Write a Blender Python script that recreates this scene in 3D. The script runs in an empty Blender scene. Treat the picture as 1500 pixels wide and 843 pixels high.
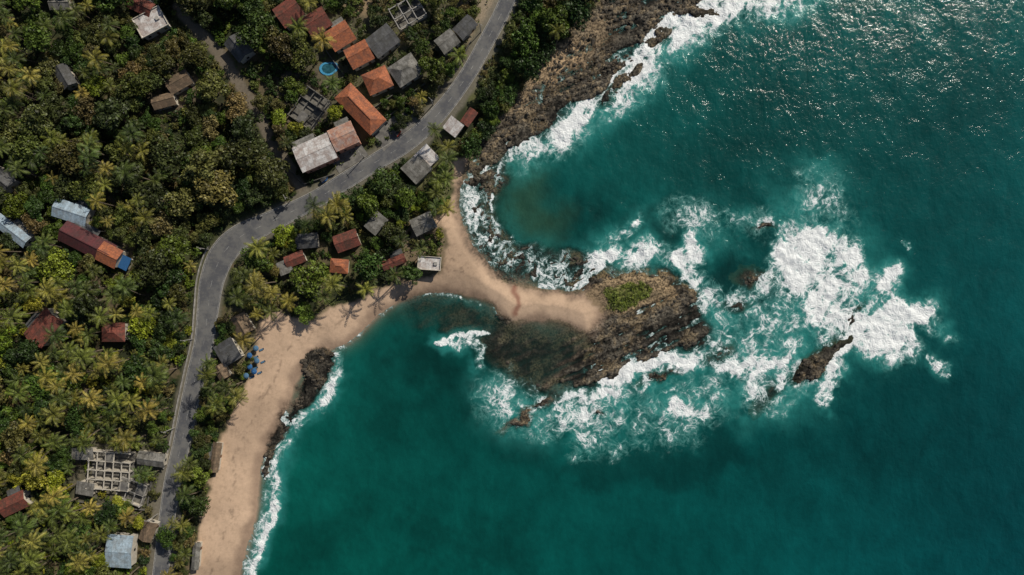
import bpy, math, random, bmesh
import numpy as np
from mathutils import Vector
rng=np.random.default_rng(7); random.seed(7)
H=250.0; S=0.25
sc=bpy.context.scene
def P(px,py,z=0.0):
    k=(H-z)/H
    return ((px-750)*S*k,(421.5-py)*S*k)
def PL(pts,z=0.0): return [P(a,b,z) for a,b in pts]
# ---------------------------------------------------------------- numpy helpers
def h2(ix,iy,seed):
    n=(ix*374761393+iy*668265263+seed*1442695041)&0xffffffff
    n=((n^(n>>13))*1274126177)&0xffffffff
    n=n^(n>>16)
    return (n&0xffffff)/16777215.0
def vn(x,y,seed):
    xf=np.floor(x); yf=np.floor(y); ix=xf.astype(np.int64); iy=yf.astype(np.int64)
    u=x-xf; v=y-yf; u=u*u*u*(u*(u*6-15)+10); v=v*v*v*(v*(v*6-15)+10)
    a=h2(ix,iy,seed); b=h2(ix+1,iy,seed); c=h2(ix,iy+1,seed); d=h2(ix+1,iy+1,seed)
    return (a*(1-u)+b*u)*(1-v)+(c*(1-u)+d*u)*v
def fbm(x,y,s,o=4,seed=0,g=0.5):
    t=0;a=1;w=0;c,sn=math.cos(.6),math.sin(.6)
    x=x/s;y=y/s
    for i in range(o):
        t=t+a*vn(x+seed*17.3,y-seed*9.1,seed*31+i); w+=a; a*=g
        x,y=(c*x-sn*y)*2.03,(sn*x+c*y)*2.03
    return t/w
def ridge(x,y,s,o=4,seed=0):
    t=0;a=1;w=0;x=x/s;y=y/s
    for i in range(o):
        n=1-np.abs(2*vn(x+seed*7.7,y+seed*3.3,seed*13+i)-1); t=t+a*n*n; w+=a; a*=.55
        x,y=(.8*x-.6*y)*2.07,(.6*x+.8*y)*2.07
    return t/w
def ss(v,a,b):
    t=np.clip((v-a)/(b-a),0,1); return t*t*(3-2*t)
def catmull(p,closed=False,n=6):
    p=np.array(p,float); out=[]; N=len(p)
    for i in range(N if closed else N-1):
        if closed: a,b,c,d=p[(i-1)%N],p[i],p[(i+1)%N],p[(i+2)%N]
        else: a,b,c,d=p[max(i-1,0)],p[i],p[i+1],p[min(i+2,N-1)]
        for k in range(n):
            t=k/n
            out.append(.5*((2*b)+(-a+c)*t+(2*a-5*b+4*c-d)*t*t+(-a+3*b-3*c+d)*t**3))
    if not closed: out.append(p[-1])
    return np.array(out)
def dline(X,Y,pts,R=None,closed=False):
    pts=np.asarray(pts,float); D=np.full(X.shape,1e4)
    if R is not None:
        m=(X>pts[:,0].min()-R)&(X<pts[:,0].max()+R)&(Y>pts[:,1].min()-R)&(Y<pts[:,1].max()+R)
    else: m=np.ones(X.shape,bool)
    x=X[m];y=Y[m];d=np.full(x.shape,1e8)
    N=len(pts)
    for i in range(N if closed else N-1):
        a=pts[i];b=pts[(i+1)%N];e=b-a;L=(e@e)+1e-9
        t=np.clip(((x-a[0])*e[0]+(y-a[1])*e[1])/L,0,1)
        d=np.minimum(d,(x-a[0]-t*e[0])**2+(y-a[1]-t*e[1])**2)
    D[m]=np.sqrt(d); return D
def inside(x,y,pts):
    pts=np.asarray(pts,float); r=np.zeros(np.shape(x),bool); N=len(pts)
    for i in range(N):
        x1,y1=pts[i];x2,y2=pts[(i+1)%N]
        if y1==y2: continue
        r^=((y1>y)!=(y2>y))&(x<(x2-x1)*(y-y1)/(y2-y1)+x1)
    return r
def sd(X,Y,pts,R=None):
    d=dline(X,Y,pts,R,True)
    if R is not None:
        p=np.asarray(pts); m=(X>p[:,0].min())&(X<p[:,0].max())&(Y>p[:,1].min())&(Y<p[:,1].max())
        i=np.zeros(X.shape,bool); i[m]=inside(X[m],Y[m],pts)
    else: i=inside(X,Y,pts)
    return np.where(i,d,-d)
def mesh_np(name,V,F,mats=(),midx=None,smooth=False):
    me=bpy.data.meshes.new(name); V=np.asarray(V,np.float32); F=np.asarray(F,np.int32); k=F.shape[1]
    me.vertices.add(len(V)); me.vertices.foreach_set('co',V.ravel())
    me.loops.add(F.size); me.loops.foreach_set('vertex_index',F.ravel())
    me.polygons.add(len(F)); me.polygons.foreach_set('loop_start',np.arange(0,F.size,k,dtype=np.int32))
    if midx is not None: me.polygons.foreach_set('material_index',np.asarray(midx,np.int32))
    me.polygons.foreach_set('use_smooth',np.full(len(F),smooth))
    for m in mats: me.materials.append(m)
    me.update(calc_edges=True); return me
def add(name,me,parent=None,loc=(0,0,0),rot=(0,0,0),scale=(1,1,1)):
    o=bpy.data.objects.new(name,me); sc.collection.objects.link(o)
    o.location=loc;o.rotation_euler=rot;o.scale=scale
    if parent: o.parent=parent
    return o
# ---------------------------------------------------------------- node helpers
class NT:
    def __init__(s,name):
        s.m=bpy.data.materials.new(name); s.m.use_nodes=True; s.t=s.m.node_tree; s.t.nodes.clear()
        s.out=s.t.nodes.new('ShaderNodeOutputMaterial')
    def n(s,ty,ins=None,**kw):
        nd=s.t.nodes.new('ShaderNode'+ty)
        for k,v in kw.items(): setattr(nd,k,v)
        for k,v in (ins or {}).items(): s.set(nd.inputs[k],v)
        return nd
    def set(s,i,v):
        if isinstance(v,bpy.types.NodeSocket): s.t.links.new(v,i)
        elif isinstance(v,(tuple,list)) and len(v)==3 and i.type=='RGBA': i.default_value=(*v,1)
        else: i.default_value=v
    def math(s,op,a,b=0.0,c=0.0,clamp=False):
        nd=s.t.nodes.new('ShaderNodeMath'); nd.operation=op; nd.use_clamp=clamp
        for i,v in enumerate((a,b,c)): s.set(nd.inputs[i],v)
        return nd.outputs[0]
    def ss(s,v,a,b):
        nd=s.t.nodes.new('ShaderNodeMapRange'); nd.interpolation_type='SMOOTHSTEP'
        s.set(nd.inputs['Value'],v); nd.inputs['From Min'].default_value=a; nd.inputs['From Max'].default_value=b
        return nd.outputs[0]
    def mix(s,f,a,b,bt='MIX'):
        nd=s.t.nodes.new('ShaderNodeMix'); nd.data_type='RGBA'; nd.blend_type=bt
        s.set(nd.inputs[0],f); s.set(nd.inputs[6],a); s.set(nd.inputs[7],b); return nd.outputs[2]
    def noise(s,vec,scale,detail=4,rough=.55,dist=0):
        nd=s.n('TexNoise',{'Scale':scale,'Detail':detail,'Roughness':rough,'Distortion':dist})
        if vec is not None: s.set(nd.inputs['Vector'],vec)
        return nd
    def fin(s,sh): s.t.links.new(sh,s.out.inputs[0]); return s.m
def simple(name,c1,c2,scale=1.0,rough=.8,bump=.2,spec=.2,metal=0):
    t=NT(name); g=t.n('NewGeometry').outputs['Position']
    n=t.noise(g,scale,5,.6); f=t.ss(n.outputs['Fac'],.35,.65)
    b=t.n('Bump',{'Height':n.outputs['Fac'],'Strength':bump,'Distance':.2})
    p=t.n('BsdfPrincipled',{'Base Color':t.mix(f,c1,c2),'Roughness':rough,'Specular IOR Level':spec,'Metallic':metal,'Normal':b.outputs[0]})
    return t.fin(p.outputs[0])
# ================================================================ MAP DATA
FAR=4000
road_px=[(790,-110),(768,-50),(746,-5),(732,25),(712,62),(688,105),(658,148),(626,184),(592,212),(550,238),(508,264),(468,289),(430,309),(390,328),(352,347),(326,373),(311,410),(305,450),(299,500),(287,550),(276,600),(266,650),(254,700),(246,750),(240,800),(234,850),(225,920),(215,1000)]
road_w=[5.4,5.4,5.4,5.4,5.4,5.4,5.6,6,6.2,6,6,6,6.4,7.4,8.6,9.2,8.6,7.6,6.8,6.4,6.2,6.0,5.8,5.6,5.5,5.5,5.5,5.5]
RZ=3.2
rc=catmull([(*P(a,b,RZ),w) for (a,b),w in zip(road_px,road_w)],n=10)
road_pts=rc[:,:2]; road_width=rc[:,2]
lane=catmull(PL([(262,10),(290,45),(318,75),(345,115),(372,155),(395,200),(420,240),(445,280),(455,295)],3),n=5)
coast=[(980,-420),(935,-80),(905,-30),(880,20),(850,55),(820,100),(785,130),(745,170),(720,205),(690,235),(676,270),(674,310),(684,345),(704,373),(726,398),(752,415),(790,423),(835,427),(868,432),(885,445),(882,467),(870,488),(850,490),(822,475),(785,470),(752,475),(731,466),(716,444),(684,433),(640,430),(600,438),(565,455),(538,478),(512,500),(490,510),(468,515),(448,535),(432,565),(420,598),(404,628),(388,662),(378,700),(376,745),(365,790),(350,845),(330,900),(300,1000)]
coast_c=catmull(PL(coast),n=5)
LAND=np.vstack([coast_c,[P(250,1400)],[[-FAR,-FAR]],[[-FAR,FAR]],[[150,FAR]]])
veg_edge=[(660,235),(664,270),(662,300),(640,322),(652,350),(650,378),(642,402),(600,410),(560,422),(530,438),(510,446),(482,452),(455,470),(420,462),(396,464),(382,480),(374,520),(366,560),(345,606),(322,640),(314,690),(304,735),(292,790),(282,850),(260,920),(230,1000)]
SAND=np.vstack([catmull(PL(veg_edge,2),n=5),[P(230,1400)],[P(700,1400)],[P(890,600)],[P(905,440)],[P(840,400)],[P(740,330)],[P(720,235)]])
R_top=PL([(925,-400),(900,-60),(874,0),(838,45),(788,80),(762,122),(734,165),(710,205),(688,245),(680,275),(700,275),(722,245),(750,228),(792,208),(824,184),(860,156),(895,134),(927,100),(952,60),(987,30),(1040,10),(1065,-60),(1100,-400)])
R_cove=PL([(676,285),(694,240),(745,225),(748,255),(738,290),(748,340),(795,358),(860,372),(885,420),(800,424),(752,414),(717,392),(690,350)])
R_head=PL([(842,408),(868,392),(930,386),(985,398),(1020,418),(1044,450),(1048,500),(1034,514),(1000,518),(960,528),(925,534),(905,556),(868,578),(822,575),(798,564),(826,533),(848,510),(858,494),(874,482),(886,455),(862,434)])
R_core=PL([(858,430),(880,410),(920,401),(968,406),(992,424),(978,440),(940,455),(905,464),(878,456)])
R_grass=PL([(882,432),(905,416),(938,416),(950,432),(928,450),(896,453)])
R_reef=PL([(735,474),(760,482),(820,484),(852,496),(846,530),(812,562),(850,588),(800,592),(750,565),(715,535),(700,500)])
R_reef2=PL([(600,450),(640,438),(690,442),(742,478),(735,520),(690,505),(640,485),(600,475)])
R_beach=PL([(438,528),(456,512),(478,518),(484,540),(474,562),(455,586),(437,600),(418,628),(404,660),(390,700),(380,702),(390,660),(403,628),(420,600),(434,580),(442,562),(436,546)])
sea_rocks=[(1208,522,38,10,-28,1.4),(1186,545,22,9,-25,.9),(1120,336,12,4,-15,.2),(1100,408,20,8,15,-.3),(1080,445,14,7,0,-.4),(766,613,20,4,-28,.1),(796,594,14,4,-20,.2),(875,603,7,3,10,.0),(935,100,22,8,-40,.55),(908,124,18,8,-35,.6),(1015,14,28,8,-8,.5),(965,52,16,8,-40,.45),(965,550,26,5,-20,.2),(1132,580,24,9,-50,-.45),(1055,520,16,8,-20,.0),(1248,468,24,4,-55,-.1),(885,142,12,5,-30,.3)]
# ================================================================ TERRAIN FIELDS
STEP=0.45
xs=np.concatenate([[-4000,-1500,-700,-400,-300,-250],np.arange(-222,222.01,STEP),[250,300,400,700,1500,4000]])
ys=np.concatenate([[-4000,-1500,-700,-350,-230,-160],np.arange(-128,128.01,STEP),[160,230,350,700,1500,4000]])
X,Y=np.meshgrid(xs,ys); NY,NX=X.shape
wx=(fbm(X,Y,9,5,1,.6)-.5)*7; wy=(fbm(X,Y,9,5,2,.6)-.5)*7
far=(np.abs(X)>230)|(np.abs(Y)>140)
sx=X+wx*.3; sy=Y+wy*.3
rx=X+wx*1.2; ry=Y+wy*1.2
dL=sd(sx,sy,LAND)
dS=sd(sx+wx*.3,sy+wy*.3,SAND)
droad=dline(X,Y,road_pts)
dlane=dline(X+wx*.2,Y+wy*.2,lane,30)
land=np.clip(dL,0,None)
zl=2.9*(1-np.exp(-land/9))+.9*ss(land,20,60)*(fbm(X,Y,40,3,5)*2-.6)
zb=-6.5*(1-np.exp(dL/14.0))
Z=np.where(dL>0,zl,zb)
Z=np.maximum(Z,-6.5)
rug=ridge(rx,ry,5.5,5,3)
ca,sa=math.cos(math.radians(24)),math.sin(math.radians(24))
U=(X*ca+Y*sa)/16; Vv=(-X*sa+Y*ca)/1.9
strata=fbm(U+wx*.05,Vv+wy*.16,1,3,8,.55)
rock=np.zeros_like(X)
def rockpoly(pts,h,amp,edge,strat=.5):
    global Z,rock
    d=sd(rx,ry,catmull(pts,True,4),40)
    m=ss(d,-edge,edge)
    n=(rug-.42)*(1-strat)+(strata-.5)*1.7*strat
    zz=h+amp*n*2
    Z=np.where(m>0,np.maximum(Z,Z*(1-m)+m*zz),Z)
    rock=np.maximum(rock,m)
    return d
d_reef2=rockpoly(R_reef2,-1.5,.8,4)
d_reef=rockpoly(R_reef,-.36,.52,6,.6)
d_cove=rockpoly(R_cove,-.20,.75,4,.2)
d_top=rockpoly(R_top,.45,1.25,5,.4)
d_head=rockpoly(R_head,.50,1.05,5.0,.75)
d_bch=rockpoly(R_beach,.30,1.1,1.4,.1)
core=ss(sd(sx,sy,catmull(R_core,True,4),30),-1,6)
Z=Z+core*1.1
for (px,py,a,b,ang,h) in sea_rocks:
    cx,cy=P(px,py); t=math.radians(-ang); c,s=math.cos(t),math.sin(t)
    m0=(np.abs(X-cx)<18)&(np.abs(Y-cy)<18)
    dx=rx[m0]-cx; dy=ry[m0]-cy
    q=np.sqrt(((dx*c+dy*s)/(a*S))**2+((-dx*s+dy*c)/(b*S))**2)
    m=ss(-q,-1.9,-.2); zz=-1.2+m*(h+1.3)+(rug[m0]-.4)*1.8*m
    Z[m0]=np.maximum(Z[m0],np.where(m>0,zz,-9)); rock[m0]=np.maximum(rock[m0],m)
spit=ss(dL,.5,3)*(dS>0)
Z=np.where((droad<14)&(~far),Z*(ss(droad,5,12))+(RZ-.06)*(1-ss(droad,5,12)),Z)
Z=np.where(far&(dL>0),3.0,Z)
zc=Z.copy()
def zat(x,y):
    i=int(np.clip(np.searchsorted(xs,x)-1,0,NX-2)); j=int(np.clip(np.searchsorted(ys,y)-1,0,NY-2))
    return float(zc[j,i])
# ------------------------------------------------ ground colour
C=np.zeros(X.shape+(3,))
def lerp(c,m):
    global C
    c=np.asarray(c,float)
    C=C*(1-m[...,None])+c*m[...,None]
n1=fbm(X,Y,6,5,11,.6); n2=fbm(X,Y,1.6,4,12,.6); n3=fbm(X,Y,30,3,13)
C[:]=(.028,.033,.014)
lerp((.058,.064,.020),ss(n1,.45,.62)*.9)
lerp((.12,.09,.055),ss(n1+(n3-.5)*.6,.53,.70)*.8)
def blob(pts,col,str_=1,edge=3,z=3,nz=.6):
    d=sd(rx,ry,np.array(PL(pts,z)),30)
    lerp(col,np.clip(ss(d+(n1-.5)*8*nz,-edge,edge)*str_,0,1))
blob([(395,0),(560,-30),(700,-20),(690,60),(640,160),(560,220),(480,190),(440,120)],(.10,.09,.055),.7,4)
blob([(400,90),(470,100),(500,190),(430,200),(395,140)],(.12,.095,.07),.6,4)
blob([(500,-20),(555,-20),(545,30),(510,25)],(.28,.20,.12),.8)
blob([(645,-30),(735,-40),(722,8),(690,60),(672,40),(690,15),(650,5)],(.30,.24,.17),.9,2)
blob([(706,60),(760,-30),(800,-20),(770,70),(735,130),(705,170),(680,150)],(.095,.10,.038),.9,3)
blob([(560,280),(650,240),(660,300),(640,330),(600,320)],(.115,.115,.05),.9,3)
blob([(585,320),(650,325),(652,370),(640,400),(560,410),(540,380)],(.21,.155,.10),.75,3)
blob([(210,130),(290,110),(330,160),(270,170),(220,160)],(.13,.10,.07),.8,4)
blob([(20,150),(60,130),(70,200),(30,220)],(.11,.085,.055),.7,4)
blob([(100,640),(240,650),(235,745),(110,740)],(.14,.125,.09),.7,4)
blob([(225,730),(250,690),(245,760),(225,790)],(.22,.19,.14),.6,2)
blob([(315,480),(350,440),(385,470),(365,560),(300,600)],(.16,.13,.08),.7,3)
blob([(130,320),(230,330),(200,370),(130,350)],(.09,.08,.055),.6,3)
blob([(405,300),(300,330),(270,360),(255,420),(290,430),(300,380),(345,345)],(.05,.056,.024),.8,3)
lerp((.15,.125,.095),np.clip((1-ss(dlane,1.5,2.8)),0,1)*.9)
lerp((.15,.135,.105),(1-ss(droad+(n1-.5)*2.5,4.0,6.0))*.85)
# sand
sandm=ss(dS+(n1-.5)*3,-1.0,1.0)
sandc=np.array([.50,.355,.245])*(.84+.32*n1[...,None])
sandc=sandc*(1-(.26*ss(n3,.45,.7))[...,None])
ft=ss(fbm(X,Y,1.1,3,15,.7),.56,.7)*ss(dL,3,6); sandc=sandc*(1-.14*ft[...,None])
wr=np.exp(-((dL+(n1-.5)*5-8.5)/.5)**2)*ss(n2,.45,.6); sandc=sandc*(1-.4*wr[...,None])
C=C*(1-sandm[...,None])+sandc*sandm[...,None]
wet=1-ss(dL+(n1-.5)*4,.6,4.2)
C=C*(1-(wet*sandm)[...,None]*np.array([.40,.41,.40]))
d=dline(rx,ry,PL([(757,425),(760,445),(752,462)],1),20); lerp((.20,.075,.05),(1-ss(d,.3,2.5))*.75)
cv=1-ss(dline(rx,ry,PL([(676,265),(678,320),(700,372),(735,402),(800,418),(860,424)]),20)+(n1-.5)*6,.5,4.5)
deb=ss(fbm(X,Y,1.3,3,16,.7),.48,.58)*cv*sandm
lerp((.085,.068,.052),deb*.7)
under=ss(-Z,.2,2.2)
lerp((.17,.20,.12),under*.8)
# rocks
st_=ss(strata*.65+rug*.45,.34,.70)
rockc=np.array([.070,.062,.049])[None,None]*(.28+1.5*st_)[...,None]
oc=ss(n1+(n2-.5)*.5+(Z-.7)*.10,.50,.68)
rockc=rockc*(1-oc[...,None]*.65)+np.array([.175,.13,.075])*oc[...,None]*.65
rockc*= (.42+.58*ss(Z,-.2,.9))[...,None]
rockc=rockc*(.55+.9*n2[...,None])
drk=ss(n1,.52,.4)*.5; rockc=rockc*(1-drk[...,None])
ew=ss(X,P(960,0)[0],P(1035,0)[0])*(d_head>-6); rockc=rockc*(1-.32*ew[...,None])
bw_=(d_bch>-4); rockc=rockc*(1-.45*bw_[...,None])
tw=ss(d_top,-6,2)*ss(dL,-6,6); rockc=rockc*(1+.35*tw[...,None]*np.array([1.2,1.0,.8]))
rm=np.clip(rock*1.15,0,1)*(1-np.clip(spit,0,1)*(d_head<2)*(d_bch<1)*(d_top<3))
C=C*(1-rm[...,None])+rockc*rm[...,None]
dd=dline(rx,ry,PL([(880,400),(930,394),(985,406),(1015,425)]),20); lerp((.18,.13,.065),(1-ss(dd+(n2-.5)*5,.3,2.8))*.6)
al=((d_reef>-3)|(d_cove>-3)|(d_reef2>-3))*ss(n1,.42,.6)*.5
lerp((.10,.09,.05),al*(Z<.3))
dd=dline(rx,ry,PL([(835,85),(812,98),(800,110)]),30); lerp((.42,.29,.17),(1-ss(dd+(n2-.5)*6,1,7))*.88)
dd=dline(rx,ry,PL([(870,45),(850,70),(790,125),(760,155)]),30); lerp((.23,.17,.105),(1-ss(dd+(n1-.5)*10,0,8))*.7)
dc=sd(sx,sy,catmull(R_core,True,4),30)
lerp((.25,.18,.105),ss(dc+(n2-.5)*5,-.5,1.5)*.8)
lerp((.10,.08,.05),ss(dc,1.5,3.5)*ss(n1,.4,.6)*.7)
dg=sd(rx,ry,catmull(R_grass,True,4),30)
lerp((.09,.11,.022),ss(dg+(n2-.5)*4,-1,1)*.9)
lerp((.04,.06,.015),ss(dg+(n2-.5)*5,0,3)*ss(n2,.45,.6))
V=np.stack([X,Y,Z+ (n2-.5)*.12*(dL>1)],-1).reshape(-1,3)
idx=np.arange(NX*NY).reshape(NY,NX)
F=np.stack([idx[:-1,:-1],idx[:-1,1:],idx[1:,1:],idx[1:,:-1]],-1).reshape(-1,4)
def setcol(me,name,c):
    a=me.color_attributes.new(name,'FLOAT_COLOR','POINT')
    r=np.ones((len(c),4),np.float32); r[:,:3]=c; a.data.foreach_set('color',r.ravel())
def setf(me,name,v):
    a=me.attributes.new(name,'FLOAT','POINT'); a.data.foreach_set('value',np.asarray(v,np.float32))
t=NT('ground_soil_sand_rock'); g=t.n('NewGeometry').outputs['Position']
ca_=t.n('Attribute',attribute_name='gcol').outputs['Color']; rk=t.n('Attribute',attribute_name='rock').outputs['Fac']; sd_=t.n('Attribute',attribute_name='sand').outputs['Fac']
nn=t.noise(g,1.3,6,.65); nf=t.noise(g,5,3,.6)
amp=t.math('SUBTRACT',1.1,t.math('MULTIPLY',sd_,.75))
var=t.math('ADD',t.math('MULTIPLY',t.math('SUBTRACT',nn.outputs['Fac'],.5),amp),1.0)
rkv=t.math('MULTIPLY',t.math('SUBTRACT',t.ss(nn.outputs['Fac'],.36,.64),.5),t.math('MULTIPLY',rk,1.2))
var=t.math('ADD',var,rkv)
comb=t.n('CombineXYZ',{0:var,1:var,2:var}).outputs[0]
col=t.mix(1.0,ca_,comb,'MULTIPLY')
bmp=t.n('Bump',{'Height':nn.outputs['Fac'],'Strength':t.math('ADD',t.math('MULTIPLY',rk,.65),.12),'Distance':.6})
bmp2=t.n('Bump',{'Height':nf.outputs['Fac'],'Strength':.2,'Distance':.1,'Normal':bmp.outputs[0]})
p=t.n('BsdfPrincipled',{'Base Color':col,'Roughness':.85,'Specular IOR Level':.2,'Normal':bmp2.outputs[0]})
M_ground=t.fin(p.outputs[0])
me=mesh_np('ground',V,F,[M_ground],smooth=True)
setcol(me,'gcol',C.reshape(-1,3)); setf(me,'rock',rm.ravel()); setf(me,'sand',(sandm*(1-rm)).ravel())
add('ground',me)
# ================================================================ WATER
foam=np.zeros_like(X); turb=np.zeros_like(X)
fx=X+wx*1.1; fy=Y+wy*1.1
def fl(pts,r,s,wob=1):
    global foam,turb
    r*=S; q=np.array(PL(pts)); q=catmull(q,n=4) if len(q)>2 else q
    d=dline(fx,fy,q,r*5+5)
    foam=np.maximum(foam,s*(1-ss(d,r*.2,r*1.6)))
    turb=np.maximum(turb,min(1,s*.85)*(1-ss(d,r*.5,r*1.8+3)))
def fp(pts,s,e=4):
    global foam,turb
    d=sd(fx,fy,catmull(PL(pts),True,4),60)
    foam=np.maximum(foam,s*ss(d,-e,e)); turb=np.maximum(turb,ss(d,-9,3))
# north shore surf
fl([(1165,-12),(1100,4),(1040,16),(1000,34),(962,60),(942,92),(915,120)],34,.96)
fl([(990,38),(955,78),(925,104),(900,125)],28,1.4); fl([(948,92),(905,98)],14,1.3); fl([(1080,8),(1030,22),(985,40)],17,1.35)
fl([(905,130),(870,155),(842,172),(815,200)],28,1.05); fl([(868,145),(840,170),(818,200)],21,1.42)
fl([(815,200),(780,215),(740,232),(715,240)],26,.80)
fl([(1100,-30),(1030,-10)],28,1.0)
# cove wash
fl([(725,225),(700,250),(696,300),(712,345),(745,380),(800,398),(850,405)],30,.72)
fl([(688,280),(690,330),(706,365)],13,.82); fl([(740,215),(700,245)],14,.88)
fl([(722,282),(728,326)],4,1.1)
fl([(862,388),(930,372),(985,380),(1012,402)],20,1.08); fl([(870,380),(950,370),(995,384)],11,1.42)
fl([(885,350),(915,337),(938,324)],10,.75); fl([(912,338),(935,322)],6,1.0)
fl([(1010,350),(1018,372)],12,1.15)
fl([(1000,315),(1050,332),(1110,330)],30,.48)
fl([(1112,332),(1140,328)],10,.75)
fl([(1020,415),(1052,448),(1060,490),(1045,515)],20,.84)
fl([(1080,440),(1130,420),(1150,400)],26,.62)
fl([(1060,480),(1110,465),(1170,450)],36,.56)
# big breaking wave over the outer reef
fp([(1143,332),(1190,322),(1238,342),(1265,385),(1285,405),(1268,440),(1245,480),(1215,502),(1188,484),(1168,440),(1142,400)],1.18,5)
fp([(1285,405),(1318,405),(1325,440),(1374,446),(1374,477),(1340,482),(1347,514),(1300,532),(1258,514),(1248,490),(1275,450)],1.15,4)
fl([(1160,350),(1210,350),(1245,385),(1240,440)],24,1.5); fl([(1150,360),(1165,410),(1195,460)],18,1.5)
fl([(1308,400),(1290,435),(1255,480),(1235,515),(1212,560),(1207,585)],12,1.6)
fl([(1290,500),(1330,500)],14,1.45); fl([(1325,460),(1370,458)],10,1.45)
fl([(1195,335),(1190,290),(1225,315)],30,.5); fl([(1180,270),(1215,265)],22,.34)
fl([(1362,522),(1385,545)],6,.95); fl([(1380,495),(1395,498)],6,.8); fl([(1322,357),(1330,358)],3,.8)
fp([(1050,525),(1090,515),(1130,528),(1165,515),(1190,550),(1180,575),(1150,580),(1138,612),(1110,598),(1080,570),(1058,550)],.98,5)
fl([(1055,530),(1090,548),(1120,580)],15,1.45); fl([(1165,505),(1135,530),(1100,530)],15,1.4); fl([(1125,605),(1150,585)],10,1.1)
fl([(1150,465),(1110,500),(1060,515)],28,.70)
# south lace
fl([(735,580),(800,600),(880,610),(960,600),(1040,590)],40,.60)
fl([(960,603),(1010,598),(1035,605)],16,1.08); fl([(740,572),(762,602)],15,.76); fl([(855,645),(950,640),(1010,625)],28,.44)
fl([(890,552),(930,534),(1000,530),(1022,522)],16,1.22); fl([(945,563),(905,580)],14,.98); fl([(800,590),(850,580),(900,572)],9,.92)
fl([(643,502),(665,493),(712,492)],3.8,1.4); fl([(692,498),(704,514),(702,534)],6.5,.98); fl([(665,500),(695,502)],6,.6)
fl([(495,512),(520,490),(545,468),(585,446)],5,.74)
fl([(600,440),(650,433),(690,438),(722,455),(740,474)],3.2,.66)
fl([(486,525),(486,555),(468,588),(440,608),(420,640),(404,690)],10,1.0)
fl([(404,705),(398,750),(382,792),(366,840),(350,890)],7,1.2)
fl([(390,712),(386,760),(370,800),(355,845)],13,.70)
fl([(412,610),(392,660),(386,700)],9,.78)
c5,s5=math.cos(math.radians(52)),math.sin(math.radians(52))
UU=(X*c5+Y*s5); VV=(-X*s5+Y*c5)
brk=fbm(UU/2.4+wx*.25,VV+wy*.3,5.5,5,44,.62)
foam=foam*(.54+.66*ss(brk,.36,.60))
foam=np.clip(foam,0,1.5)
def tl(pts,r,s):
    global turb
    d=dline(fx,fy,np.array(PL(pts)),r*S*3+5); turb=np.maximum(turb,s*(1-ss(d,0,r*S)))
tl([(1180,320),(1240,420),(1160,540)],120,.7); tl([(1120,570),(950,620),(770,605)],78,.8)
tl([(1000,320),(1120,350),(1080,430)],60,.42); tl([(1200,250),(1180,330)],48,.6)
depth=np.clip(-Z,-1,7)
edge_n=fbm(X,Y,4,4,41)
foam=np.maximum(foam,(rock>.3)*ss(-np.abs(Z+.15),-.5,0)*.5*(edge_n>.42)*(X>-25)*(1-ss(d_reef,-6,0))*(1-ss(d_cove,-4,0)*.3))
nb=fbm(X,Y,55,4,51); nb2=fbm(X,Y,14,5,52,.6)
W=np.zeros(X.shape+(3,))
xn=np.clip((X+190)/380,0,1); yn=np.clip((Y+105)/210,0,1)
bl=np.array([.0020,.098,.068]); br=np.array([.0010,.052,.059]); tr=np.array([.0032,.070,.065]); tl_=np.array([.006,.060,.049])
W[:]=(bl*(1-xn[...,None])+br*xn[...,None])*(1-yn[...,None])+(tl_*(1-xn[...,None])+tr*xn[...,None])*yn[...,None]
W*=(.58+.80*nb[...,None])*(.84+.32*nb2[...,None])
def dark(pts,r,s):
    global W
    d=dline(rx+wx,ry+wy,np.array(PL(pts)),r*S*3+8); m=s*(1-ss(d+(nb2-.5)*14,0,r*S))
    W=W*(1-m[...,None]*np.array([.2,.58,.58]))
dark([(620,520),(700,570),(760,640)],70,.8); dark([(560,560),(560,610)],45,.4); dark([(860,690),(1000,690),(1060,670)],45,.55); dark([(620,790),(760,820)],50,.5)
dark([(830,320),(830,365),(960,335)],55,.85); dark([(1060,230),(900,250)],60,.3); dark([(1060,400),(1110,440)],38,.8); dark([(1120,340),(1100,350)],20,.5)
dark([(600,455),(700,470),(720,510)],45,.75); dark([(450,790),(520,760)],40,.35); dark([(1150,690),(1300,640)],70,.3); dark([(760,270),(800,350)],40,.4)
d=dline(rx,ry,np.array(PL([(765,265),(770,310),(800,325)])),50); m=(1-ss(d,0,15))*.5; W=W*(1-m[...,None])+np.array([.035,.085,.045])*m[...,None]
sh=ss(-depth,-2.6,-.2)*.45*(1-np.clip(rock*1.5,0,1)); W=W*(1-sh[...,None])+np.array([.040,.135,.09])*sh[...,None]
rk_=np.clip(rock*1.3,0,1)*ss(-depth,-2.5,-.3); W=W*(1-rk_[...,None]*.7)+np.array([.026,.046,.034])*rk_[...,None]*.7
tm=np.clip(turb*(.15+1.2*ss(nb2,.34,.66)),0,1)*.72*(1-ss(d_reef,-3,2)*.85)*(1-ss(d_cove,-3,2)*.85); W=W*(1-tm[...,None])+np.array([.026,.205,.185])*tm[...,None]
alpha=1-np.exp(-np.clip(depth,0,9)/(.8+1.2*rock))
alpha=np.clip(alpha,.06,1)
chop=.42+.50*ss(X+Y*.9,-40,110)
wz=(fbm(X*.8+Y*.5,Y*.6-X*.3,7,4,61)-.5)*.40*np.clip(depth,.1,1)+np.clip(foam,0,1.2)*(fbm(X,Y,2.5,4,62)-.35)*1.0*np.clip(depth,.1,1)
wz=np.where(far,0,wz)
keep=(Z<.75)
kf=keep.ravel()[F].any(1)
Fw=F[kf]; used=np.unique(Fw); rem=np.full(NX*NY,-1,np.int64); rem[used]=np.arange(len(used)); Fw=rem[Fw]
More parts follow.
